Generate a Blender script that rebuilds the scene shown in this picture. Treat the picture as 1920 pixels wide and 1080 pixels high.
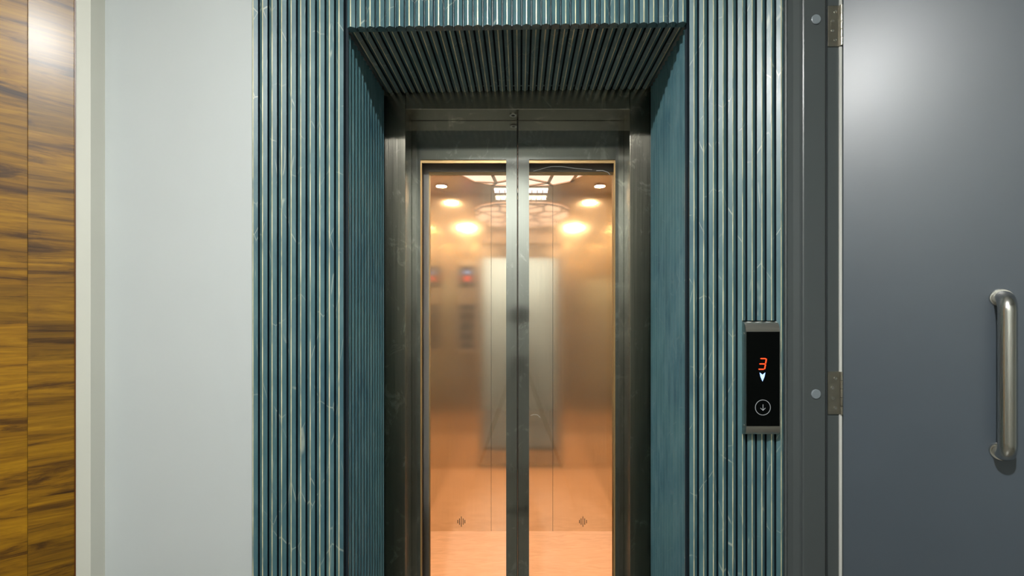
import bpy, bmesh, math, random
from mathutils import Vector, Matrix
random.seed(7)
PI = math.pi
S = bpy.context.scene
for o in list(bpy.data.objects):
    bpy.data.objects.remove(o)

# ------------------------------------------------------------------ camera
H = 1.36                 # eye height; y = 0 is the front of the fluted cladding
D = 1.1416               # distance from the cladding to the camera
F = 850.0                # focal length in pixels at 1920 wide
cam = bpy.data.cameras.new('camera')
cam.sensor_width = 36.0
cam.lens = F * 36.0 / 1920.0
cam.shift_x = -15.0 / 1920.0
cam.shift_y = 50.0 / 1920.0
cam.clip_start = 0.01
co = bpy.data.objects.new('camera', cam)
co.location = (0, -D, H)
co.rotation_euler = (PI / 2, 0, 0)
S.collection.objects.link(co)
S.camera = co

# ------------------------------------------------------------------ world, exposure
w = bpy.data.worlds.new('world')
S.world = w
w.use_nodes = True
w.node_tree.nodes['Background'].inputs[0].default_value = (0.8, 0.9, 1.0, 1)
w.node_tree.nodes['Background'].inputs[1].default_value = 0.03
S.view_settings.view_transform = 'Standard'
S.view_settings.look = 'None'
S.view_settings.gamma = 1.0
S.view_settings.exposure = 0.0
S.view_settings.use_curve_mapping = False

LOBBY_LAMP = 3600.0        # emission of the lobby downlights
SPOT_LAMP = 1250.0         # emission of the cabin spots
CEIL_PANEL = 1.5
CEIL_Z = 2.70

# ------------------------------------------------------------------ node helpers
def mat(name):
    m = bpy.data.materials.new(name)
    m.use_nodes = True
    nt = m.node_tree
    b = nt.nodes['Principled BSDF']
    return m, nt, b

def N(nt, t, **kw):
    n = nt.nodes.new(t)
    for k, v in kw.items():
        setattr(n, k, v)
    return n

def coords(nt, scale=(1, 1, 1), loc=(0, 0, 0), rot=(0, 0, 0)):
    tc = N(nt, 'ShaderNodeTexCoord')
    mp = N(nt, 'ShaderNodeMapping')
    mp.inputs['Scale'].default_value = scale
    mp.inputs['Location'].default_value = loc
    mp.inputs['Rotation'].default_value = rot
    nt.links.new(tc.outputs['Object'], mp.inputs['Vector'])
    return mp.outputs['Vector']

def noise(nt, vec, scale, detail=3, rough=0.5, dist=0.0):
    n = N(nt, 'ShaderNodeTexNoise')
    n.inputs['Scale'].default_value = scale
    n.inputs['Detail'].default_value = detail
    n.inputs['Roughness'].default_value = rough
    n.inputs['Distortion'].default_value = dist
    nt.links.new(vec, n.inputs['Vector'])
    return n.outputs['Fac']

def ramp(nt, fac, stops):
    r = N(nt, 'ShaderNodeValToRGB')
    e = r.color_ramp.elements
    while len(e) < len(stops):
        e.new(0.5)
    for i, (p, c) in enumerate(stops):
        e[i].position = p
        e[i].color = (c[0], c[1], c[2], 1) if not isinstance(c, (int, float)) else (c, c, c, 1)
    nt.links.new(fac, r.inputs['Fac'])
    return r.outputs['Color']

def mixc(nt, fac, a, b, mode='MIX'):
    m = N(nt, 'ShaderNodeMix', data_type='RGBA', blend_type=mode)
    for sock, v in ((m.inputs[0], fac), (m.inputs[6], a), (m.inputs[7], b)):
        if isinstance(v, (int, float)):
            sock.default_value = v
        elif isinstance(v, tuple):
            sock.default_value = (v[0], v[1], v[2], 1)
        else:
            nt.links.new(v, sock)
    return m.outputs[2]

def bump(nt, b, fac, strength, dist=0.001):
    n = N(nt, 'ShaderNodeBump')
    n.inputs['Strength'].default_value = strength
    n.inputs['Distance'].default_value = dist
    nt.links.new(fac, n.inputs['Height'])
    nt.links.new(n.outputs['Normal'], b.inputs['Normal'])

def plain(name, col, rough=0.5, metal=0.0, spec=0.5, coat=0.0):
    m, nt, b = mat(name)
    b.inputs['Base Color'].default_value = (*col, 1)
    b.inputs['Roughness'].default_value = rough
    b.inputs['Metallic'].default_value = metal
    b.inputs['Specular IOR Level'].default_value = spec
    b.inputs['Coat Weight'].default_value = coat
    return m

def emit(name, col, strength):
    m, nt, b = mat(name)
    b.inputs['Base Color'].default_value = (0, 0, 0, 1)
    b.inputs['Emission Color'].default_value = (*col, 1)
    b.inputs['Emission Strength'].default_value = strength
    return m

def wallpaint(name, col, rough=0.6, var=0.04):
    m, nt, b = mat(name)
    v = coords(nt)
    f = noise(nt, v, 3.0, 4)
    c = ramp(nt, f, [(0.3, tuple(k * (1 - var) for k in col)), (0.7, col)])
    nt.links.new(c, b.inputs['Base Color'])
    b.inputs['Roughness'].default_value = rough
    bump(nt, b, noise(nt, v, 120, 2), 0.08, 0.0005)
    return m

def steel(name, col, rough, along=(400, 400, 3), amp=0.08, smear=0.0, aniso=0.0):
    """brushed stainless steel, brushing along the axis with the small scale"""
    m, nt, b = mat(name)
    v = coords(nt, along)
    f = noise(nt, v, 1.0, 3, 0.6)
    c = ramp(nt, f, [(0.25, tuple(k * 0.90 for k in col)), (0.75, col)])
    r = N(nt, 'ShaderNodeMapRange')
    r.inputs['To Min'].default_value = max(0.02, rough - amp)
    r.inputs['To Max'].default_value = rough + amp
    v2 = coords(nt, (1, 1, 1))
    big = noise(nt, v2, 6.0, 4, 0.6)
    nt.links.new(f, r.inputs['Value'])
    b.inputs['Metallic'].default_value = 1.0
    if smear > 0:
        sp = noise(nt, coords(nt, (14, 14, 9)), 1.0, 8, 0.75, 1.5)
        mask = ramp(nt, sp, [(0.56, 0.0), (0.64, 1.0)])
        c = mixc(nt, mask, c, tuple(min(1, k * (1 + smear)) for k in col))
    nt.links.new(c, b.inputs['Base Color'])
    nt.links.new(r.outputs['Result'], b.inputs['Roughness'])
    b.inputs['Anisotropic'].default_value = aniso
    if aniso:                              # brushed vertically: highlights spread sideways
        cv = N(nt, 'ShaderNodeCombineXYZ')
        cv.inputs[0].default_value = 0.7
        cv.inputs[1].default_value = 0.7
        nt.links.new(cv.outputs[0], b.inputs['Tangent'])
    return m

def teal_mat(name, gold=False, veins=1.0):
    m, nt, b = mat(name)
    v = coords(nt, (1, 1, 0.25))
    f1 = noise(nt, v, 26, 6, 0.62, 0.6)
    f2 = noise(nt, coords(nt, (1, 1, 1)), 5, 3)
    if gold:
        base = ramp(nt, noise(nt, coords(nt, (1, 1, 1), (3, 1, 0)), 14, 3),
                    [(0.32, (0.30, 0.34, 0.28)), (0.46, (0.60, 0.57, 0.36)), (0.64, (0.80, 0.76, 0.52))])
        nt.links.new(base, b.inputs['Base Color'])
        b.inputs['Roughness'].default_value = 0.35
        b.inputs['Metallic'].default_value = 0.25
        return m
    base = ramp(nt, f1, [(0.28, (0.024, 0.072, 0.100)), (0.5, (0.048, 0.122, 0.150)), (0.72, (0.10, 0.185, 0.205))])
    base = mixc(nt, ramp(nt, f2, [(0.35, 0.0), (0.65, 0.5)]), base, (0.070, 0.160, 0.168))
    # pale diagonal veins
    vd = N(nt, 'ShaderNodeTexVoronoi', feature='DISTANCE_TO_EDGE')
    vd.inputs['Scale'].default_value = 13
    vv = coords(nt, (1.4, 1.4, 0.55), (0, 0, 0), (0.3, 0.5, 0.2))
    nv = N(nt, 'ShaderNodeTexNoise')
    nv.inputs['Scale'].default_value = 4
    nt.links.new(vv, nv.inputs['Vector'])
    mx = mixc(nt, 0.12, vv, nv.outputs['Color'])
    nt.links.new(mx, vd.inputs['Vector'])
    line = ramp(nt, vd.outputs['Distance'], [(0.0, 1.0), (0.007, 0.8), (0.013, 0.0)])
    msk = ramp(nt, noise(nt, coords(nt), 16, 2), [(0.48, 0.0), (0.60, 0.6 * veins)])
    lm = mixc(nt, 1.0, line, msk, 'MULTIPLY')
    base = mixc(nt, lm, base, (0.42, 0.47, 0.40))
    nt.links.new(base, b.inputs['Base Color'])
    rr = ramp(nt, f1, [(0.3, 0.34), (0.7, 0.46)])
    nt.links.new(rr, b.inputs['Roughness'])
    b.inputs['Specular IOR Level'].default_value = 0.8
    bump(nt, b, f1, 0.12, 0.0006)
    return m

def wood_mat(name, rough, coat, seed, tint=1.0):
    m, nt, b = mat(name)
    g = coords(nt, (1.6, 1, 15), (seed, 0, seed * 3))
    f = noise(nt, g, 1.7, 8, 0.66, 1.3)
    fine = noise(nt, coords(nt, (5, 5, 130), (seed, 0, 0)), 1.5, 6, 0.7, 0.4)
    c = ramp(nt, f, [(0.29, (0.030, 0.010, 0.003)), (0.39, (0.10, 0.042, 0.003)), (0.47, (0.23, 0.105, 0.004)),
                     (0.62, (0.34, 0.165, 0.005)), (0.8, (0.42, 0.20, 0.007))])
    # staves of differing tone, stacked
    wv = N(nt, 'ShaderNodeTexVoronoi', feature='F1', voronoi_dimensions='1D')
    wv.inputs['Scale'].default_value = 9.5
    tc = N(nt, 'ShaderNodeTexCoord')
    sx = N(nt, 'ShaderNodeSeparateXYZ')
    nt.links.new(tc.outputs['Object'], sx.inputs[0])
    ad = N(nt, 'ShaderNodeMath', operation='ADD')
    ad.inputs[1].default_value = seed * 1.7
    nt.links.new(sx.outputs['Z'], ad.inputs[0])
    nt.links.new(ad.outputs[0], wv.inputs['W'])
    sp = N(nt, 'ShaderNodeSeparateColor')
    nt.links.new(wv.outputs['Color'], sp.inputs[0])
    tone = ramp(nt, sp.outputs[0], [(0.0, 0.55), (0.3, 0.85), (1.0, 1.12)])
    c = mixc(nt, 1.0, c, tone, 'MULTIPLY')
    c = mixc(nt, 1.0, c, ramp(nt, fine, [(0.3, 0.66), (0.7, 1.12)]), 'MULTIPLY')
    c = mixc(nt, 1.0, c, (tint, tint, tint), 'MULTIPLY')
    nt.links.new(c, b.inputs['Base Color'])
    b.inputs['Roughness'].default_value = rough
    b.inputs['Specular IOR Level'].default_value = 0.3
    b.inputs['Coat Weight'].default_value = coat
    b.inputs['Coat Roughness'].default_value = 0.24
    bump(nt, b, fine, 0.12, 0.0006)
    return m

def glass_mat(name, tint=(1, 1, 1), refl=0.08, smudge=0.0):
    """thin clear pane: transparent with a fresnel-like reflection"""
    m, nt, b = mat(name)
    nt.nodes.remove(b)
    out = nt.nodes['Material Output']
    tr = N(nt, 'ShaderNodeBsdfTransparent')
    tr.inputs[0].default_value = (*tint, 1)
    gl = N(nt, 'ShaderNodeBsdfGlossy')
    gl.inputs['Roughness'].default_value = 0.02
    fr = N(nt, 'ShaderNodeFresnel')
    fr.inputs['IOR'].default_value = 1.35
    mx = N(nt, 'ShaderNodeMixShader')
    nt.links.new(fr.outputs[0], mx.inputs[0])
    nt.links.new(tr.outputs[0], mx.inputs[1])
    nt.links.new(gl.outputs[0], mx.inputs[2])
    nt.links.new(mx.outputs[0], out.inputs['Surface'])
    return m

M = {
 'lamp_fill': emit('lobby_fill_lamp', (1.0, 1.0, 0.97), LOBBY_LAMP * 0.07),  # weak fill, added to even the light on the wall
 'white': wallpaint('white_plaster', (0.52, 0.555, 0.555)),
 'cream': wallpaint('cream_plaster', (0.58, 0.58, 0.51)),
 'lobbywhite': wallpaint('lobby_paint', (0.47, 0.49, 0.45)),
 'ceiling': wallpaint('ceiling_paint', (0.70, 0.72, 0.70)),
 'teal': teal_mat('teal_cladding'),
 'teal_reveal': teal_mat('teal_cladding_reveal', veins=0.15),
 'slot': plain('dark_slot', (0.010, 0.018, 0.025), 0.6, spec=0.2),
 'gold_faint': plain('faint_ridge', (0.20, 0.27, 0.26), 0.4),
 'gold': teal_mat('worn_gold_ridge', True),
 'frame': steel('frame_steel', (0.36, 0.34, 0.28), 0.20, smear=0.6, aniso=0.75),
 'door_steel': steel('landing_door_steel', (0.35, 0.355, 0.33), 0.11, amp=0.03, smear=0.35, aniso=0.8),
 'dark_steel': steel('car_door_steel', (0.38, 0.36, 0.33), 0.2, amp=0.05),
 'cabin': steel('cabin_steel', (0.80, 0.73, 0.59), 0.11, amp=0.03, aniso=0.6),
 'glint': plain('cabin_glint_gold', (0.42, 0.27, 0.11), 0.42, 0.55),  # gold colour stands in for reflected cabin light
 'cabin_ceil': steel('cabin_ceiling_steel', (0.70, 0.56, 0.44), 0.18, (40, 40, 40), 0.04),
 'satin': steel('satin_steel', (0.70, 0.69, 0.65), 0.24, (300, 300, 6), 0.05),
 'satin_h': steel('satin_steel_horizontal', (0.62, 0.60, 0.56), 0.30, (4, 300, 300), 0.05),
 'hinge': steel('hinge_steel', (0.52, 0.49, 0.42), 0.32, (60, 60, 60), 0.06),
 'glass': glass_mat('clear_glass'),
 'black': plain('black_glass', (0.001, 0.0015, 0.0015), 0.06, spec=0.15),
 'rubber': plain('dark_gap', (0.008, 0.008, 0.008), 0.7),
 'seal': plain('gap_light_strip', (0.62, 0.62, 0.58), 0.35),  # pale tone imitates the light showing at the hinge gap
 'grey_frame': plain('grey_frame_paint', (0.066, 0.076, 0.078), 0.33),
 'cap': plain('pale_cap_plastic', (0.19, 0.22, 0.24), 0.35),
 'wood': wood_mat('architrave_wood', 0.42, 0.28, 1.3),
 'wood_leaf': wood_mat('leaf_wood', 0.45, 0.06, 4.1, 1.05),
 'wood_edge': plain('dark_wood_edge', (0.10, 0.028, 0.004), 0.35),
 'lamp_cool': emit('lobby_lamp', (1.0, 1.0, 0.97), LOBBY_LAMP),
 'lamp_warm': emit('cabin_spot', (1.0, 0.62, 0.33), SPOT_LAMP),
 'fan_light': emit('fan_light', (1.0, 0.86, 0.70), 6.0),
 'diffuser': emit('ceiling_diffuser', (1.0, 0.66, 0.48), CEIL_PANEL),
 'led_red': emit('led_red', (1.0, 0.055, 0.01), 2.6),
 'led_blue': emit('led_blue', (0.26, 0.45, 1.0), 3.0),
 'print': emit('button_backlight', (0.8, 0.85, 0.85), 0.45),
 'white_plastic': plain('white_plastic', (0.6, 0.6, 0.58), 0.4),
 'camblack': plain('black_rubber', (0.02, 0.02, 0.02), 0.45),
}

def door_grey():
    m, nt, b = mat('grey_door_paint')
    v = coords(nt)
    c = ramp(nt, noise(nt, v, 2.2, 4, 0.55), [(0.35, (0.056, 0.072, 0.090)), (0.65, (0.062, 0.080, 0.100))])
    nt.links.new(c, b.inputs['Base Color'])
    b.inputs['Roughness'].default_value = 0.38
    b.inputs['Specular IOR Level'].default_value = 0.75
    bump(nt, b, noise(nt, v, 9, 3), 0.05, 0.004)
    return m
M['door_grey'] = door_grey()
for k_ in ('cabin', 'cabin_ceil'):
    M[k_].node_tree.nodes['Principled BSDF'].inputs['Metallic'].default_value = 0.94
M['dark_steel'].node_tree.nodes['Principled BSDF'].inputs['Metallic'].default_value = 0.6

def tile(name, c1, c2, size, grout, rough, vein):
    m, nt, b = mat(name)
    v = coords(nt, (1, 1, 1))
    br = N(nt, 'ShaderNodeTexBrick')
    br.offset = 0.0
    br.inputs['Scale'].default_value = 1.0
    br.inputs['Brick Width'].default_value = size
    br.inputs['Row Height'].default_value = size
    br.inputs['Mortar Size'].default_value = 0.0015
    br.inputs['Color1'].default_value = (1, 1, 1, 1)
    br.inputs['Color2'].default_value = (1, 1, 1, 1)
    br.inputs['Mortar'].default_value = (*grout, 1)
    nt.links.new(v, br.inputs['Vector'])
    f = noise(nt, coords(nt, vein), 7, 7, 0.6, 1.2)
    c = ramp(nt, f, [(0.35, c1), (0.65, c2)])
    c = mixc(nt, 1.0, c, br.outputs['Color'], 'MULTIPLY')
    nt.links.new(c, b.inputs['Base Color'])
    b.inputs['Roughness'].default_value = rough
    return m
M['lobby_tile'] = tile('lobby_tile', (0.11, 0.105, 0.085), (0.15, 0.145, 0.12), 0.6, (0.5, 0.5, 0.5), 0.25, (1, 1, 1))
M['cabin_tile'] = tile('cabin_tile', (0.58, 0.39, 0.28), (0.70, 0.48, 0.36), 0.6, (0.8, 0.75, 0.7), 0.30, (1, 4, 1))

# ------------------------------------------------------------------ mesh helpers
def link(name, bm, mats, parent=None, smooth=False):
    me = bpy.data.meshes.new(name)
    bmesh.ops.recalc_face_normals(bm, faces=bm.faces)
    bm.to_mesh(me)
    bm.free()
    for m_ in (mats if isinstance(mats, (list, tuple)) else [mats]):
        me.materials.append(m_)
    if smooth:
        for p in me.polygons:
            p.use_smooth = True
    o = bpy.data.objects.new(name, me)
    S.collection.objects.link(o)
    if parent is not None:
        o.parent = parent
    return o

def tag(o, label=None, cat=None, group=None, kind=None):
    if label: o['label'] = label
    if cat: o['category'] = cat
    if group: o['group'] = group
    if kind: o['kind'] = kind
    return o

def empty(name, loc=(0, 0, 0), rz=0.0):
    o = bpy.data.objects.new(name, None)
    o.location = loc
    o.rotation_euler = (0, 0, rz)
    o.empty_display_size = 0.05
    S.collection.objects.link(o)
    return o

def box(bm, x0, x1, y0, y1, z0, z1, bevel=0.0, mi=0):
    vs = [bm.verts.new((x, y, z)) for x in (x0, x1) for y in (y0, y1) for z in (z0, z1)]
    idx = [(0, 1, 3, 2), (4, 6, 7, 5), (0, 4, 5, 1), (2, 3, 7, 6), (0, 2, 6, 4), (1, 5, 7, 3)]
    fs = [bm.faces.new([vs[i] for i in f]) for f in idx]
    for f in fs:
        f.material_index = mi
    if bevel:
        es = set(e for f in fs for e in f.edges)
        r = bmesh.ops.bevel(bm, geom=list(es), offset=bevel, segments=2, affect='EDGES', profile=0.5)
        for f in r['faces']:
            f.material_index = mi
    return fs

def bx(x0, x1, y0, y1, z0, z1, bevel=0.0):
    bm = bmesh.new()
    box(bm, x0, x1, y0, y1, z0, z1, bevel)
    return bm

def prism(bm, pts, axis, a, b, mi=0, bevel=0.0):
    """extrude the 2-D outline pts along axis from a to b"""
    def mk(p, t):
        return {'x': (t, p[0], p[1]), 'y': (p[0], t, p[1]), 'z': (p[0], p[1], t)}[axis]
    A = [bm.verts.new(mk(p, a)) for p in pts]
    B = [bm.verts.new(mk(p, b)) for p in pts]
    n = len(pts)
    fs = [bm.faces.new(A), bm.faces.new(B[::-1])]
    for i in range(n):
        fs.append(bm.faces.new((A[i], A[(i + 1) % n], B[(i + 1) % n], B[i])))
    for f in fs:
        f.material_index = mi
    return fs

def cyl(bm, p0, p1, r0, r1=None, seg=24, mi=0, caps=True):
    r1 = r0 if r1 is None else r1
    p0, p1 = Vector(p0), Vector(p1)
    d = (p1 - p0).normalized()
    u = d.orthogonal().normalized()
    v = d.cross(u)
    A = [bm.verts.new(p0 + (u * math.cos(t) + v * math.sin(t)) * r0) for t in [2 * PI * i / seg for i in range(seg)]]
    B = [bm.verts.new(p1 + (u * math.cos(t) + v * math.sin(t)) * r1) for t in [2 * PI * i / seg for i in range(seg)]]
    fs = []
    for i in range(seg):
        fs.append(bm.faces.new((A[i], A[(i + 1) % seg], B[(i + 1) % seg], B[i])))
    if caps:
        fs += [bm.faces.new(A[::-1]), bm.faces.new(B)]
    for f in fs:
        f.material_index = mi
    return fs

def tube(bm, pts, r, seg=20, mi=0):
    """round bar swept along a polyline"""
    P = [Vector(p) for p in pts]
    rings = []
    ref = None
    for i, p in enumerate(P):
        d = (P[min(i + 1, len(P) - 1)] - P[max(i - 1, 0)]).normalized()
        if ref is None:
            ref = d.orthogonal().normalized()
        ref = (ref - d * ref.dot(d)).normalized()
        v = d.cross(ref)
        rings.append([bm.verts.new(p + (ref * math.cos(t) + v * math.sin(t)) * r) for t in [2 * PI * k / seg for k in range(seg)]])
    for a, b in zip(rings, rings[1:]):
        for k in range(seg):
            bm.faces.new((a[k], a[(k + 1) % seg], b[(k + 1) % seg], b[k])).material_index = mi
    bm.faces.new(rings[0][::-1]).material_index = mi
    bm.faces.new(rings[-1]).material_index = mi

def ring(bm, c, r0, r1, y0, y1, seg=48, axis='y'):
    """flat annulus with thickness, axis y or z"""
    def pt(r, t, h):
        if axis == 'y':
            return (c[0] + r * math.cos(t), h, c[1] + r * math.sin(t))
        return (c[0] + r * math.cos(t), c[1] + r * math.sin(t), h)
    Q = [[bm.verts.new(pt(r, 2 * PI * i / seg, h)) for i in range(seg)] for r, h in ((r0, y0), (r1, y0), (r1, y1), (r0, y1))]
    for k in range(4):
        a, b = Q[k], Q[(k + 1) % 4]
        for i in range(seg):
            bm.faces.new((a[i], a[(i + 1) % seg], b[(i + 1) % seg], b[i]))

# pixel column / row of the 1920x1080 photograph -> metres at depth y
def sc(y): return (D + y) / F
def X(px, y): return (px - 975.0) * sc(y)
def Z(py, y): return H + (590.0 - py) * sc(y)

# ================================================================== THE SETTING
WY = 0.0235    # plane of the white wall, the cladding stands proud of it
bm = bmesh.new()
box(bm, -2.6, -0.4645, WY, 0.53, 0, CEIL_Z)
box(bm, 0.4475, 2.6, WY, 0.53, 0, CEIL_Z)
box(bm, -0.4645, 0.4475, WY, 0.53, 2.123, CEIL_Z)
tag(link('wall_front', bm, M['white']), kind='structure')
tag(link('wall_back', bx(-2.6, 2.6, -2.10, -2.0, 0, CEIL_Z), M['lobbywhite']), kind='structure')
tag(link('wall_left', bx(-2.7, -2.6, -2.1, 0.53, 0, CEIL_Z), M['lobbywhite']), kind='structure')
tag(link('wall_right', bx(2.6, 2.7, -2.1, 0.53, 0, CEIL_Z), M['lobbywhite']), kind='structure')
tag(link('floor', bx(-2.7, 2.7, -2.1, 0.43, -0.1, 0), M['lobby_tile']), kind='structure')
tag(link('ceiling', bx(-2.7, 2.7, -2.1, 0.53, CEIL_Z, CEIL_Z + 0.1), M['ceiling']), kind='structure')

# ================================================================== FLUTED CLADDING
def flute_outline(u0, u1, peaks, p, h=0.0053, deep=0.0205, back=0.0230, gold=1, land=2, c=0.0012):
    """(u, w, material of the edge that starts here); w is measured behind the ridge line.
    material 0 teal foil, 1 worn gold ridge, 2 dark slot walls and floor"""
    a = p * 0.395
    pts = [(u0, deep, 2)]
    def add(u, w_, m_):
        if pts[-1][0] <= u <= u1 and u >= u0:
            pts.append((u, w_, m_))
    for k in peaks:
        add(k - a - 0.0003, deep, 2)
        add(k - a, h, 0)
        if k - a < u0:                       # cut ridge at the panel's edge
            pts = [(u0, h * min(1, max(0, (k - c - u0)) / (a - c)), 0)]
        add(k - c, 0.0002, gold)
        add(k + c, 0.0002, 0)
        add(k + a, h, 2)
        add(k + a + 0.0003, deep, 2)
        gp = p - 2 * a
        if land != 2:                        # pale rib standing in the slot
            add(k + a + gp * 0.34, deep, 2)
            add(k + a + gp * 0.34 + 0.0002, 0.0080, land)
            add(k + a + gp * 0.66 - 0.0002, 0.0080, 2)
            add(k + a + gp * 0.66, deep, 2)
        if k + a > u1:
            pts.append((u1, h * max(0, (u1 - k - c)) / (a - c), 0))
    if pts[-1][0] < u1:
        pts.append((u1, deep, 0))
    pts.append((u1, back, 0))
    pts.append((u0, back, 0))
    return pts

def fluted(name, label, u0, u1, peaks, p, O, U, W, V, vlo, vhi, nseg=1, gold=1, land=2):
    """O origin, U across the flutes, W inwards, V along; vlo, vhi functions of u"""
    O, U, W, V = Vector(O), Vector(U), Vector(W), Vector(V)
    pts = flute_outline(u0, u1, peaks, p, gold=gold, land=land,
                        c=0.0012 if gold == 1 else 0.0006, h=0.0053 if gold == 1 else 0.0080)
    bm = bmesh.new()
    n = len(pts)
    rows = []
    for s_ in range(nseg + 1):
        t = s_ / nseg
        row = []
        for (u, w_, m_) in pts:
            v = vlo(u) * (1 - t) + vhi(u) * t
            row.append(bm.verts.new(O + U * u + W * w_ + V * v))
        rows.append(row)
    bm.faces.new(rows[0][::-1])
    bm.faces.new(rows[-1])
    for a, b in zip(rows, rows[1:]):
        for i in range(n):
            bm.faces.new((a[i], a[(i + 1) % n], b[(i + 1) % n], b[i])).material_index = pts[i][2]
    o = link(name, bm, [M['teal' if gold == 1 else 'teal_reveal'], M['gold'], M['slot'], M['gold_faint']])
    return tag(o, label, 'wall panel', 'fluted teal wall panels around the elevator')

XL, XR = -0.4395, 0.4225              # faces of the two reveals
zl0, zl1 = 2.0855, 2.0985             # lower edge of the lintel, left and right
def zlint(x): return zl0 + (zl1 - zl0) * (x - XL) / (XR - XL)
pk = [-0.6726 + 0.02406 * k for k in range(10)]
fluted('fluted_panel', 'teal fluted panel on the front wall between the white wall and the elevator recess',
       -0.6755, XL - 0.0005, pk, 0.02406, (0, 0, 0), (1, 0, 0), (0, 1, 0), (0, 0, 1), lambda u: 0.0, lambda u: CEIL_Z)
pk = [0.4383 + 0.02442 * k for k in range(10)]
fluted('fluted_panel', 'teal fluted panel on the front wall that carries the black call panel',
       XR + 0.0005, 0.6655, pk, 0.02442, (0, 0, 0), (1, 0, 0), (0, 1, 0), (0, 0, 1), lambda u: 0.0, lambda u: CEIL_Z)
pk = [-0.4270 + 0.02464 * k for k in range(35)]
random.seed(3)
jag = {round(k, 3): random.uniform(-0.0012, 0.0012) for k in pk}
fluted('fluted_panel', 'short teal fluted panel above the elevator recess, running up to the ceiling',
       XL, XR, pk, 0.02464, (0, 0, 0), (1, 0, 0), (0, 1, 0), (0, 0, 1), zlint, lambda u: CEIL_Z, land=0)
# soffit: flutes run into the recess
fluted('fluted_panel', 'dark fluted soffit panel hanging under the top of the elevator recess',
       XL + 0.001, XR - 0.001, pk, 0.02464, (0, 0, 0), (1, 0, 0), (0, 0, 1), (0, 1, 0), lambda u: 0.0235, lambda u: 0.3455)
so = bpy.data.objects['fluted_panel.003']
for v in so.data.vertices:
    v.co.z += zlint(v.co.x)
# reveals: U runs into the recess
pr = [0.0360 + 0.0240 * k for k in range(13)]
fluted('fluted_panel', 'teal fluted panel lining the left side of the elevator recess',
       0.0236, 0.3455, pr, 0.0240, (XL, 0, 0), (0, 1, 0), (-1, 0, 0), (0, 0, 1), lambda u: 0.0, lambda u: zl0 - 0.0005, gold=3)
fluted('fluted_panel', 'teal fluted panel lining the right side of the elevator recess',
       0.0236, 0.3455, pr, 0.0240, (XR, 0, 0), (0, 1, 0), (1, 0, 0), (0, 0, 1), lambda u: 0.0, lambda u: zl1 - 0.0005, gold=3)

# ================================================================== ELEVATOR FRONT
FY0, FY1 = 0.346, 0.431
JL, JR = -0.376, 0.3605
HZ = 2.034
fr = empty('elevator_surround', (0, FY0, 0))
tag(fr, 'brushed steel frame around the elevator doors at the back of the recess', 'elevator frame')
def part(name, bm, m, parent, label=None, smooth=False):
    o = link(name, bm, m, parent, smooth)
    o.matrix_parent_inverse = parent.matrix_basis.inverted() if parent.parent is None else Matrix()
    o.matrix_parent_inverse = world_of(parent).inverted()
    if label:
        o['label'] = label
    return o
def world_of(o):
    if o.parent is None:
        return o.matrix_basis.copy()
    return world_of(o.parent) @ o.matrix_parent_inverse @ o.matrix_basis
def local_matrix(o):
    return Matrix.LocRotScale(o.location, o.rotation_euler, o.scale)
def world_of(o):
    if o.parent is None:
        return local_matrix(o)
    return world_of(o.parent) @ o.matrix_parent_inverse @ local_matrix(o)
part('jamb', bx(XL - 0.012, JL, FY0, FY1, 0, 2.110, 0.0015), M['frame'], fr, 'left jamb of streaky brushed steel')
part('jamb', bx(JR, XR + 0.012, FY0, FY1, 0, 2.110, 0.0015), M['frame'], fr, 'right jamb with pale smears')
part('head', bx(JL + 0.0003, JR - 0.0003, FY0 + 0.0002, FY1, HZ, 2.110, 0.0012), M['frame'], fr)
bm = bmesh.new()
cx, cyy = X(962, 0.385), 0.388
ring(bm, (cx, cyy), 0.006, 0.0125, HZ - 0.0025, HZ, 24, 'z')
lk = part('lock_socket', bm, M['satin'], fr)
bm = bmesh.new()
cyl(bm, (cx, cyy, HZ - 0.0008), (cx, cyy, HZ), 0.0058)
part('keyhole', bm, M['rubber'], lk)

def door_leaf(x0, x1, gx0, gx1, y0, y1, ztop, gtop, gbot, m, gm, name, label, cat, group, glass_label, gy, glint=0.004):
    inner = 'R' if x0 < -0.2 else 'L'
    root = empty(name, ((x0 + x1) / 2, y0, 0))
    tag(root, label, cat, group)
    for nm, (a, b, c, d), lab in (('stile', (x0, gx0, 0.012, ztop), None), ('stile', (gx1, x1, 0.012, ztop), None),
                                  ('rail', (gx0, gx1, gtop, ztop), None), ('rail', (gx0, gx1, 0.012, gbot), None)):
        bm = bmesh.new()
        box(bm, a, b, y0, y1, c, d)
        part(nm, bm, m, root)
    if glint:  # added gold strips imitate cabin light caught on the opening's edges
        bm = bmesh.new()
        box(bm, gx0, gx1, y0 + 0.004, y0 + 0.012, gtop - 2.5 * glint, gtop)
        if inner != 'L': box(bm, gx0, gx0 + glint, y0 + 0.004, y0 + 0.012, gbot, gtop - 2.5 * glint)
        if inner != 'R': box(bm, gx1 - glint, gx1, y0 + 0.004, y0 + 0.012, gbot, gtop - 2.5 * glint)
        part('cabin_glint', bm, M['glint'], root, 'added gold strip imitating cabin light on the edge of the glass')
    part('glass_pane', bx(gx0 + 0.0002, gx1 - 0.0002, gy, gy + 0.006, gbot, gtop), gm, root, glass_label)
    return root

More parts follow.
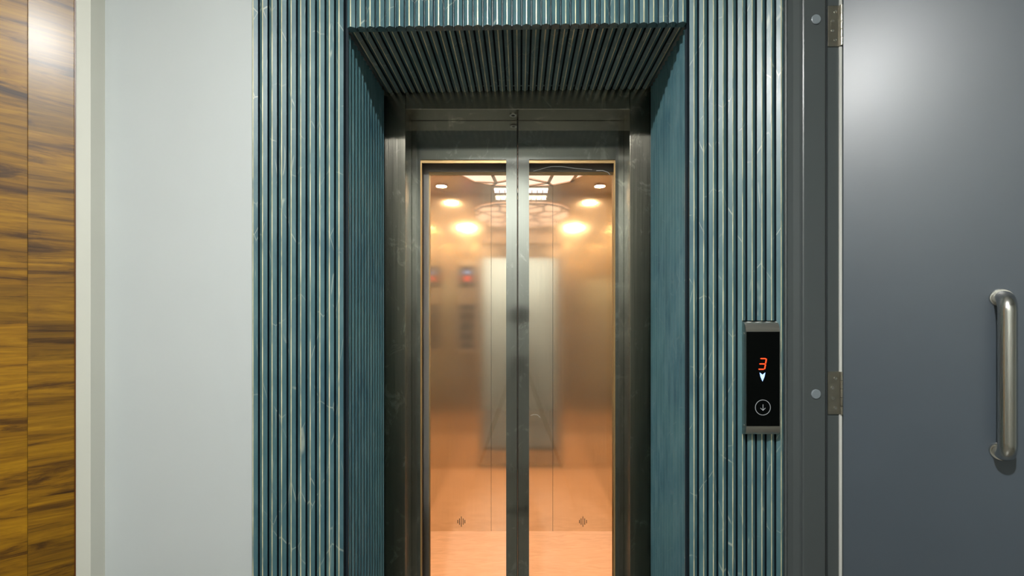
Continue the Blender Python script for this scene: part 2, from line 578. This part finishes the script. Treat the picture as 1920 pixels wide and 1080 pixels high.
DY = 0.431
mid = X(970.5, DY)
d1 = door_leaf(-0.432, mid - 0.0024, X(788, DY), X(949, DY), DY + 0.002, DY + 0.030, 2.062, Z(299, DY), 0.16,
          M['door_steel'], M['glass'], 'landing_door', 'left outer elevator door leaf, brushed steel around tall clear glass',
          'elevator door', 'outer elevator door leaves', None, DY + 0.018)
d2 = door_leaf(mid + 0.0024, 0.425, X(992, DY), X(1154, DY), DY + 0.002, DY + 0.030, 2.062, Z(299, DY), 0.16,
          M['door_steel'], M['glass'], 'landing_door', 'right outer elevator door leaf, steel with scratched film on its glass',
          'elevator door', 'outer elevator door leaves', None, DY + 0.018)
# torn protective film edges on the right pane
bm = bmesh.new()
gy = DY + 0.0165
def film(pxs, r=0.0006):
    tube(bm, [(X(a, gy), gy, Z(b, gy)) for a, b in pxs], r, 6)
film([(1000, 321), (1018, 316), (1034, 312), (1052, 312), (1080, 316), (1110, 318)])
film([(1118, 320), (1130, 320), (1140, 323), (1144, 328)], 0.0011)
film([(995, 779), (1001, 777), (1008, 778), (1013, 783)])
part('film_edge', bm, M['white_plastic'], d2, 'torn edge of the protective film')
# seals where the leaves meet
for x, dd in ((mid - 0.0024, d1), (mid + 0.0004, d2)):
    part('seal', bx(x, x + 0.002, DY + 0.010, DY + 0.026, 0.02, 2.05), M['rubber'], dd)

CY = 0.492
door_leaf(-0.44, -0.0085, -0.3285, -0.046, CY, CY + 0.026, 2.062, Z(322, CY), 0.15,
          M['dark_steel'], M['glass'], 'cabin_door', 'left inner elevator door leaf seen behind the outer glass',
          'elevator door', 'inner elevator door leaves', None, CY + 0.012)
door_leaf(-0.0025, 0.436, 0.032, 0.338, CY, CY + 0.026, 2.062, Z(322, CY), 0.15,
          M['dark_steel'], M['glass'], 'cabin_door', 'right inner elevator door leaf seen behind the outer glass',
          'elevator door', 'inner elevator door leaves', None, CY + 0.012)
o = link('door_sill', bx(-0.45, 0.435, 0.431, 0.545, -0.08, 0.006), M['satin_h'])
tag(o, 'grooved metal sill on the floor under the elevator doors', 'door sill')

# ================================================================== CABIN
Y0, Y1 = 0.545, 1.706
CX0, CX1 = -0.622, 0.650
CZ = H + 0.757
cb = empty('elevator_cabin', (0.01, 1.1, 0))
tag(cb, 'warm lit elevator cabin lined with brushed steel, behind the glass doors', 'elevator cabin')
part('cabin_floor', bx(CX0, CX1, Y0, Y1, -0.05, 0.0), M['cabin_tile'], cb, 'peach coloured marbled floor tiles')
part('side_wall', bx(CX0 - 0.03, CX0, Y0, Y1 + 0.03, 0, CZ), M['cabin'], cb)
part('side_wall', bx(CX1, CX1 + 0.03, Y0, Y1 + 0.03, 0, CZ), M['cabin'], cb)
s1, s2 = X(921, Y1), X(1036.5, Y1)
rear = []
for a, b in ((CX0, s1 - 0.001), (s1 + 0.001, s2 - 0.001), (s2 + 0.001, CX1)):
    rear.append(part('rear_panel', bx(a, b, Y1, Y1 + 0.02, 0.0, CZ), M['cabin'], cb))
part('backing_strip', bx(CX0, CX1, Y1 + 0.0215, Y1 + 0.03, 0.0, CZ), M['rubber'], cb)
part('ceiling_panel', bx(CX0 - 0.03, CX1 + 0.03, Y0, Y1 + 0.03, CZ, CZ + 0.03), M['cabin_ceil'], cb)
part('front_return', bx(CX0, -0.365, Y0 - 0.012, Y0, 0, CZ), M['cabin'], cb)
part('front_return', bx(0.375, CX1, Y0 - 0.012, Y0, 0, CZ), M['cabin'], cb)
part('header', bx(-0.365, 0.375, Y0 - 0.012, Y0, 1.99, CZ), M['cabin'], cb)
# ventilation slots low on the rear wall
for cxp, rp in ((865, rear[0]), (1093, rear[2])):
    xc, zc = X(cxp, Y1), Z(978, Y1)
    for k, hh in ((-2, 0.011), (-1, 0.020), (0, 0.033), (1, 0.020), (2, 0.011)):
        bm = bmesh.new()
        xx = xc + k * 0.0112
        pts = []
        for i in range(9):
            t = PI * i / 8
            pts.append((xx + 0.0021 * math.cos(t), zc + hh - 0.002 + 0.002 * math.sin(t)))
        for i in range(9):
            t = PI + PI * i / 8
            pts.append((xx + 0.0021 * math.cos(t), zc - hh + 0.002 + 0.002 * math.sin(t)))
        prism(bm, pts, 'y', Y1 - 0.0006, Y1 + 0.0002)
        part('vent_slot', bm, M['rubber'], rp)

# decorative ceiling light
lt = empty('ceiling_light', (0.013, 1.08, CZ))
tag(lt, 'glowing peach ceiling panel with a polygon lattice in the middle of the cabin ceiling', 'ceiling light')
PX, PY = 0.36, 0.43
def sup(t, a, b, n=2.6):
    c, s_ = math.cos(t), math.sin(t)
    return (0.013 + a * math.copysign(abs(c) ** (2 / n), c), 1.08 + b * math.copysign(abs(s_) ** (2 / n), s_))
bm = bmesh.new()
prism(bm, [sup(2 * PI * i / 48, PX, PY) for i in range(48)], 'z', CZ - 0.006, CZ)
part('diffuser', bm, M['diffuser'], lt)
bm = bmesh.new()
def bar2(p, q, wd=0.009, zz=(CZ - 0.012, CZ - 0.0065)):
    p, q = Vector((*p, 0)), Vector((*q, 0))
    d = (q - p).normalized()
    n = Vector((-d.y, d.x, 0)) * wd
    prism(bm, [tuple((p + n).xy), tuple((q + n).xy), tuple((q - n).xy), tuple((p - n).xy)], 'z', *zz)
K = 8
inner = [sup(2 * PI * (i + 0.5) / K, 0.10, 0.12) for i in range(K)]
midr = [sup(2 * PI * i / K, 0.21, 0.25) for i in range(K)]
outr = [sup(2 * PI * (i + 0.5) / K, 0.31, 0.37) for i in range(K)]
rim = [sup(2 * PI * i / (2 * K), PX, PY) for i in range(2 * K)]
for i in range(K):
    bar2(inner[i], inner[(i + 1) % K])
    bar2(inner[i], midr[i]); bar2(inner[i], midr[(i + 1) % K])
    bar2(midr[i], outr[i]); bar2(midr[(i + 1) % K], outr[i])
    bar2(outr[i], rim[2 * i + 1])
    bar2(outr[i], rim[(2 * i + 2) % (2 * K)])
for i in range(2 * K):
    bar2(rim[i], rim[(i + 1) % (2 * K)], 0.011)
part('lattice', bm, M['cabin_ceil'], lt)

# fan grille light at the rear of the ceiling
fg = empty('fan_light', (0.007, 1.62, CZ))
tag(fg, 'narrow bright slatted fan light in the cabin ceiling beside the rear wall', 'ceiling light')
part('light_bar', bx(-0.156, 0.169, 1.592, 1.650, CZ - 0.006, CZ - 0.0005), M['fan_light'], fg)
bm = bmesh.new()
for k in range(11):
    x = -0.156 + 0.0325 * k
    box(bm, x - 0.003, x + 0.003, 1.588, 1.654, CZ - 0.022, CZ - 0.0065)
part('slat', bm, M['cabin_ceil'], fg)

# four recessed spots
def spot(x, y, z, r, lamp, trim, name, label, cat, group):
    root = empty(name, (x, y, z))
    tag(root, label, cat, group)
    bm = bmesh.new()
    ring(bm, (x, y), r, r * 1.28, z - 0.006, z, 40, 'z')
    part('trim_ring', bm, trim, root)
    bm = bmesh.new()
    cyl(bm, (x, y, z - 0.0035), (x, y, z - 0.0002), r * 0.98, seg=32)
    part('lamp', bm, lamp, root)
    return root
for (x, y, wh) in ((-0.46, 1.515, 'rear left'), (0.468, 1.515, 'rear right'), (-0.46, 0.64, 'front left'), (0.468, 0.64, 'front right')):
    spot(x, y, CZ, 0.030, M['lamp_warm'], M['cabin_ceil'], 'recessed_spotlight',
         'warm recessed spotlight in the %s corner of the cabin ceiling' % wh, 'spotlight', 'spotlights in the cabin ceiling')

# cabin control panel on the inside of the left front return (seen mirrored)
cp = empty('control_panel', (-0.455, Y0, 1.42))
tag(cp, 'dark button panel inside the cabin, mirrored in the left rear wall', 'control panel')
part('face_plate', bx(-0.555, -0.385, Y0 + 0.0004, Y0 + 0.012, 1.03, 1.84, 0.003), M['dark_steel'], cp)
part('display', bx(-0.54, -0.40, Y0 + 0.0125, Y0 + 0.015, 1.60, 1.79), M['black'], cp)
part('floor_number', bx(-0.480, -0.450, Y0 + 0.0155, Y0 + 0.017, 1.655, 1.70), M['led_red'], cp)
part('arrow_light', bx(-0.480, -0.450, Y0 + 0.0155, Y0 + 0.017, 1.72, 1.745), M['led_blue'], cp)
part('button_field', bx(-0.54, -0.40, Y0 + 0.0125, Y0 + 0.015, 1.06, 1.45), M['black'], cp)
for i in range(4):
    for j in range(2):
        bm = bmesh.new()
        c = (-0.505 + j * 0.07, 1.12 + i * 0.09)
        cyl(bm, (c[0], Y0 + 0.0155, c[1]), (c[0], Y0 + 0.020, c[1]), 0.017)
        part('button', bm, M['satin'], cp)

# ================================================================== CALL PANEL
CB = empty('call_panel', (0.60, 0, H - 0.16))
tag(CB, 'slim black elevator call panel with red digit and steel housing on the right fluted panel', 'call panel')
cl, cr = 0.5587, 0.6430
zt, zb = H - 0.0148, H - 0.3005
yf = -0.0216
prof = [(0.0, zt)]
for i in range(7):
    t = (PI / 2) * i / 6
    prof.append((-0.0200 * math.sin(t), zt - 0.002 - 0.021 * (1 - math.cos(t))))
prof += [(yf, zt - 0.028), (yf, zb + 0.018)]
for i in range(7):
    t = (PI / 2) * i / 6
    prof.append((-0.0005 - 0.0205 * math.cos(t), zb + 0.013 - 0.012 * math.sin(t)))
prof.append((0.0, zb))
bm = bmesh.new()
prism(bm, prof, 'x', cl, cr)
part('housing', bm, M['satin_h'], CB)
part('black_face', bx(X(1399.3, yf), X(1461.5, yf), yf - 0.0012, yf + 0.001, Z(799, yf), Z(622, yf), 0.0004), M['black'], CB)
ye = yf - 0.0013
bm = bmesh.new()
def strip(bm, pts, wd, y=ye, th=0.0004):
    """flat stroke with thickness through pixel points of the panel face"""
    Q = [Vector((X(a, y), Z(b, y))) for a, b in pts]
    for p, q in zip(Q, Q[1:]):
        d = (q - p).normalized()
        n = Vector((-d.y, d.x)) * wd / 2
        e = d * wd * 0.35
        prism(bm, [tuple(p + n * 0.55 - e), tuple(p + n), tuple(q + n), tuple(q + n * 0.55 + e), tuple(q - n * 0.55 + e),
                   tuple(q - n), tuple(p - n), tuple(p - n * 0.55 - e)], 'y', y - th, y)
strip(bm, [(1426.5, 672.3), (1435.0, 672.3)], 0.0026)
strip(bm, [(1424.5, 682.3), (1433.5, 682.3)], 0.0026)
strip(bm, [(1422.8, 692.3), (1431.5, 692.3)], 0.0026)
strip(bm, [(1436.8, 673.2), (1435.6, 680.8)], 0.0028)
strip(bm, [(1435.2, 683.6), (1433.6, 691.5)], 0.0028)
part('floor_digit', bm, M['led_red'], CB, 'glowing red digit 3')
bm = bmesh.new()
prism(bm, [(X(a, ye), Z(b, ye)) for a, b in ((1424.3, 698.5), (1429.6, 702.5), (1434.8, 698.5), (1433.2, 706.5), (1429.6, 715.0), (1426.0, 706.5))],
      'y', ye - 0.0004, ye)
part('direction_arrow', bm, M['led_blue'], CB, 'glowing blue-white arrow pointing down')
bm = bmesh.new()
ring(bm, (X(1430.3, ye), Z(764, ye)), 0.0180, 0.0191, ye - 0.0004, ye, 64)
bt = part('call_button', bm, M['print'], CB, 'thin pale ring of the touch button')
bm = bmesh.new()
strip(bm, [(1430.5, 758.5), (1430.5, 768.8)], 0.0011)
strip(bm, [(1426.0, 765.2), (1430.5, 769.6)], 0.0011)
strip(bm, [(1434.8, 765.2), (1430.5, 769.6)], 0.0011)
part('arrow_symbol', bm, M['print'], bt)
for z in (H - 0.047, H - 0.276):
    bm = bmesh.new()
    cyl(bm, (cl + 0.0002, -0.010, z), (cl - 0.0012, -0.010, z), 0.0026, seg=16)
    part('screw', bm, M['satin'], CB)

# ================================================================== GREY STEEL DOOR, right
t1 = empty('trim_1', (0.74, 0, 0))
tag(t1, 'dark grey steel door frame between the fluted panel and the grey door', None, None, 'structure')
bm = bmesh.new()
# outline seen from above: (x, y)
prism(bm, [(0.6665, 0.0135), (0.6665, -0.001), (0.6700, -0.0025), (0.6760, 0.0035), (0.6900, 0.0035), (0.7040, 0.0005), (0.7085, 0.0005), (0.7095, -0.0035),
           (0.7120, -0.0050), (0.7650, -0.0050), (0.7662, -0.0035), (0.7662, 0.0135)], 'z', 0, 2.45)
part('frame_profile', bm, M['grey_frame'], t1)
part('rebate', bx(0.7778, 0.835, 0.004, 0.0135, 0, 2.45), M['grey_frame'], t1)
part('gap_strip', bx(0.7664, 0.7776, 0.011, 0.0138, 0, 2.45), M['rubber'], t1)
for py in (36.5, 739):
    bm = bmesh.new()
    x, z = X(1530, -0.006), Z(py, -0.006)
    cyl(bm, (x, -0.005, z), (x, -0.0072, z), 0.0120, 0.0120, 32)
    cyl(bm, (x, -0.0072, z), (x, -0.0082, z), 0.0120, 0.0105, 32)
    part('cover_cap', bm, M['cap'], t1, 'round pale grey cap over a fixing hole')

TH = math.radians(36)
Lx, Ly = 0.8155, 0.0040                      # front corner of the leaf at the hinge side
door = empty('door_1', (Lx, Ly, 0), -TH)
tag(door, 'grey painted metal door standing ajar at the right, with a steel pull handle', None, None, 'structure')
def lpart(name, bm, m, parent, label=None, smooth=False):
    """mesh given in the parent's own frame"""
    o = link(name, bm, m, parent, smooth)
    if label: o['label'] = label
    return o
lpart('leaf', bx(0.0004, 0.86, 0, 0.045, 0.01, 2.40, 0.0012), M['door_grey'], door)
for z0, z1 in ((0.01, Z(777, 0)), (Z(697, 0), Z(87, 0)), (Z(9, 0), 2.40)):  # pale strips painted as the bright line of light beside the hinges
    part('gap_light', bx(0.8050, 0.8112, 0.0005, 0.0035, z0, z1), M['seal'], door, 'pale strip standing in for the bright gap along the hinge side')
# hinges
for (a, b) in ((10, 86), (697, 777)):
    z0, z1 = Z(b, 0), Z(a, 0)
    hy = 0.0035
    hg = part('hinge', bx(0.7765, 0.8068, hy - 0.0025, hy, z0, z1, 0.0004), M['hinge'], door, 'bare steel butt hinge')
    bm = bmesh.new()
    n = 5
    for k in range(n):
        za = z0 + (z1 - z0) * k / n
        zb_ = z0 + (z1 - z0) * (k + 1) / n
        cyl(bm, (0.8090, -0.0015, za + 0.0006), (0.8090, -0.0015, zb_ - 0.0006), 0.0030, seg=16)
    part('knuckle', bm, M['hinge'], hg)
    for fx, fz in ((0.62, 0.16), (0.38, 0.38), (0.38, 0.62), (0.62, 0.85)):
        bm = bmesh.new()
        x = 0.7765 + 0.030 * fx
        z = z1 - (z1 - z0) * fz
        ring(bm, (x, z), 0.0018, 0.0040, hy - 0.0035, hy - 0.0025, 20)
        cyl(bm, (x, hy - 0.0029, z), (x, hy - 0.0025, z), 0.0018, seg=12)
        part('screw', bm, M['satin'], hg)
# pull handle, in the leaf's frame
hl, hr, st = 0.280, 0.0148, 0.047
zc0, zc1 = H - 0.296, H + 0.036
bm = bmesh.new()
pts = [(hl, -0.001, zc1)]
R_ = 0.030
for i in range(9):
    t = PI / 2 * i / 8
    pts.append((hl, -(st - R_) - R_ * math.sin(t), zc1 - R_ * (1 - math.cos(t))))
for i in range(9):
    t = PI / 2 * (1 - i / 8)
    pts.append((hl, -(st - R_) - R_ * math.sin(t), zc0 + R_ * (1 - math.cos(t))))
pts.append((hl, -0.001, zc0))
tube(bm, pts, hr, 28)
hd = lpart('pull_handle', bm, M['satin'], door, 'brushed steel D-shaped pull handle', True)
for z in (zc0, zc1):
    bm = bmesh.new()
    cyl(bm, (hl, 0.0, z), (hl, -0.004, z), 0.0200, 0.0185, 32)
    lpart('rosette', bm, M['satin'], hd)

# ================================================================== LEFT: plaster strip, wooden architrave and door
bm = bmesh.new()
A_ = (-1.0665, WY); B_ = (-1.0654, -0.0166); C_ = (-1.0850, -0.0336)
prism(bm, [A_, B_, C_, (-1.20, -0.0336), (-1.20, WY)], 'z', 0, CEIL_Z)
tag(link('trim_2', bm, M['cream']), 'cream plaster return between the wooden architrave and the white wall', None, None, 'structure')
AN = math.radians(42)
arch = empty('trim_3', (C_[0], C_[1] - 0.0005, 0), AN)   # local -x runs left along the wooden face
tag(arch, 'glossy wooden architrave with horizontal grain at the left edge', None, None, 'structure')
lpart('architrave_board', bx(-0.0800, -0.0025, -0.002, 0.020, 0, 2.60, 0.001), M['wood'], arch)
lpart('edge_band', bx(-0.0025, -0.0002, -0.0015, 0.020, 0, 2.60), M['wood_edge'], arch, 'dark reddish edge of the board')
wd = empty('door_2', (C_[0], C_[1] - 0.0005, 0), AN)
tag(wd, 'wooden door leaf with dark streaked horizontal grain at the far left', None, None, 'structure')
lpart('leaf', bx(-0.88, -0.0806, 0.000, 0.030, 0.01, 2.60), M['wood_leaf'], wd)

# ================================================================== LOBBY LAMPS
for x, y, lab in ((-0.15, -1.38, 'round ceiling downlight in front of the elevator'), (-1.55, -1.38, 'added fill lamp at the left end of the lobby ceiling')):  # the left one is an added fill lamp, evening the wall light
    spot(x, y, CEIL_Z, 0.045, M['lamp_cool' if abs(x) < 1 else 'lamp_fill'], M['white_plastic'], 'ceiling_downlight', lab, 'ceiling lamp', 'downlights in the lobby ceiling')

# ================================================================== TRIPOD AND CAMERA (seen only as reflections)
tp = empty('tripod', (0.0, -1.26, 0))
tag(tp, 'black tripod reflected in the elevator, standing in front of the doors', 'tripod')
bm = bmesh.new()
cyl(bm, (0, -1.26, 0.92), (0, -1.26, 1.26), 0.016)
cyl(bm, (0, -1.26, 1.255), (0, -1.26, 1.30), 0.030)
part('centre_column', bm, M['camblack'], tp)
bm = bmesh.new()
cyl(bm, (0, -1.26, 1.00), (0, -1.26, 1.06), 0.045)
part('collar', bm, M['camblack'], tp)
for a in (30, 150, 270):
    c, s_ = math.cos(math.radians(a)), math.sin(math.radians(a))
    bm = bmesh.new()
    cyl(bm, (0.03 * c, -1.26 + 0.03 * s_, 1.02), (0.24 * c, -1.26 + 0.24 * s_, 0.52), 0.017)
    cyl(bm, (0.235 * c, -1.26 + 0.235 * s_, 0.53), (0.45 * c, -1.26 + 0.45 * s_, 0.0), 0.011, 0.010)
    part('leg', bm, M['camblack'], tp)
cm = empty('photo_camera', (0, -1.26, 1.30))
tag(cm, 'black camera on the tripod, reflected in the elevator', 'camera')
bm = bmesh.new()
box(bm, -0.070, 0.070, -1.300, -1.232, 1.302, 1.400, 0.008)
box(bm, -0.030, 0.030, -1.290, -1.235, 1.395, 1.430, 0.006)
part('camera_body', bm, M['camblack'], cm)
bm = bmesh.new()
cyl(bm, (0, -1.233, 1.352), (0, -1.165, 1.352), 0.036, 0.041)
part('camera_lens', bm, M['camblack'], cm)
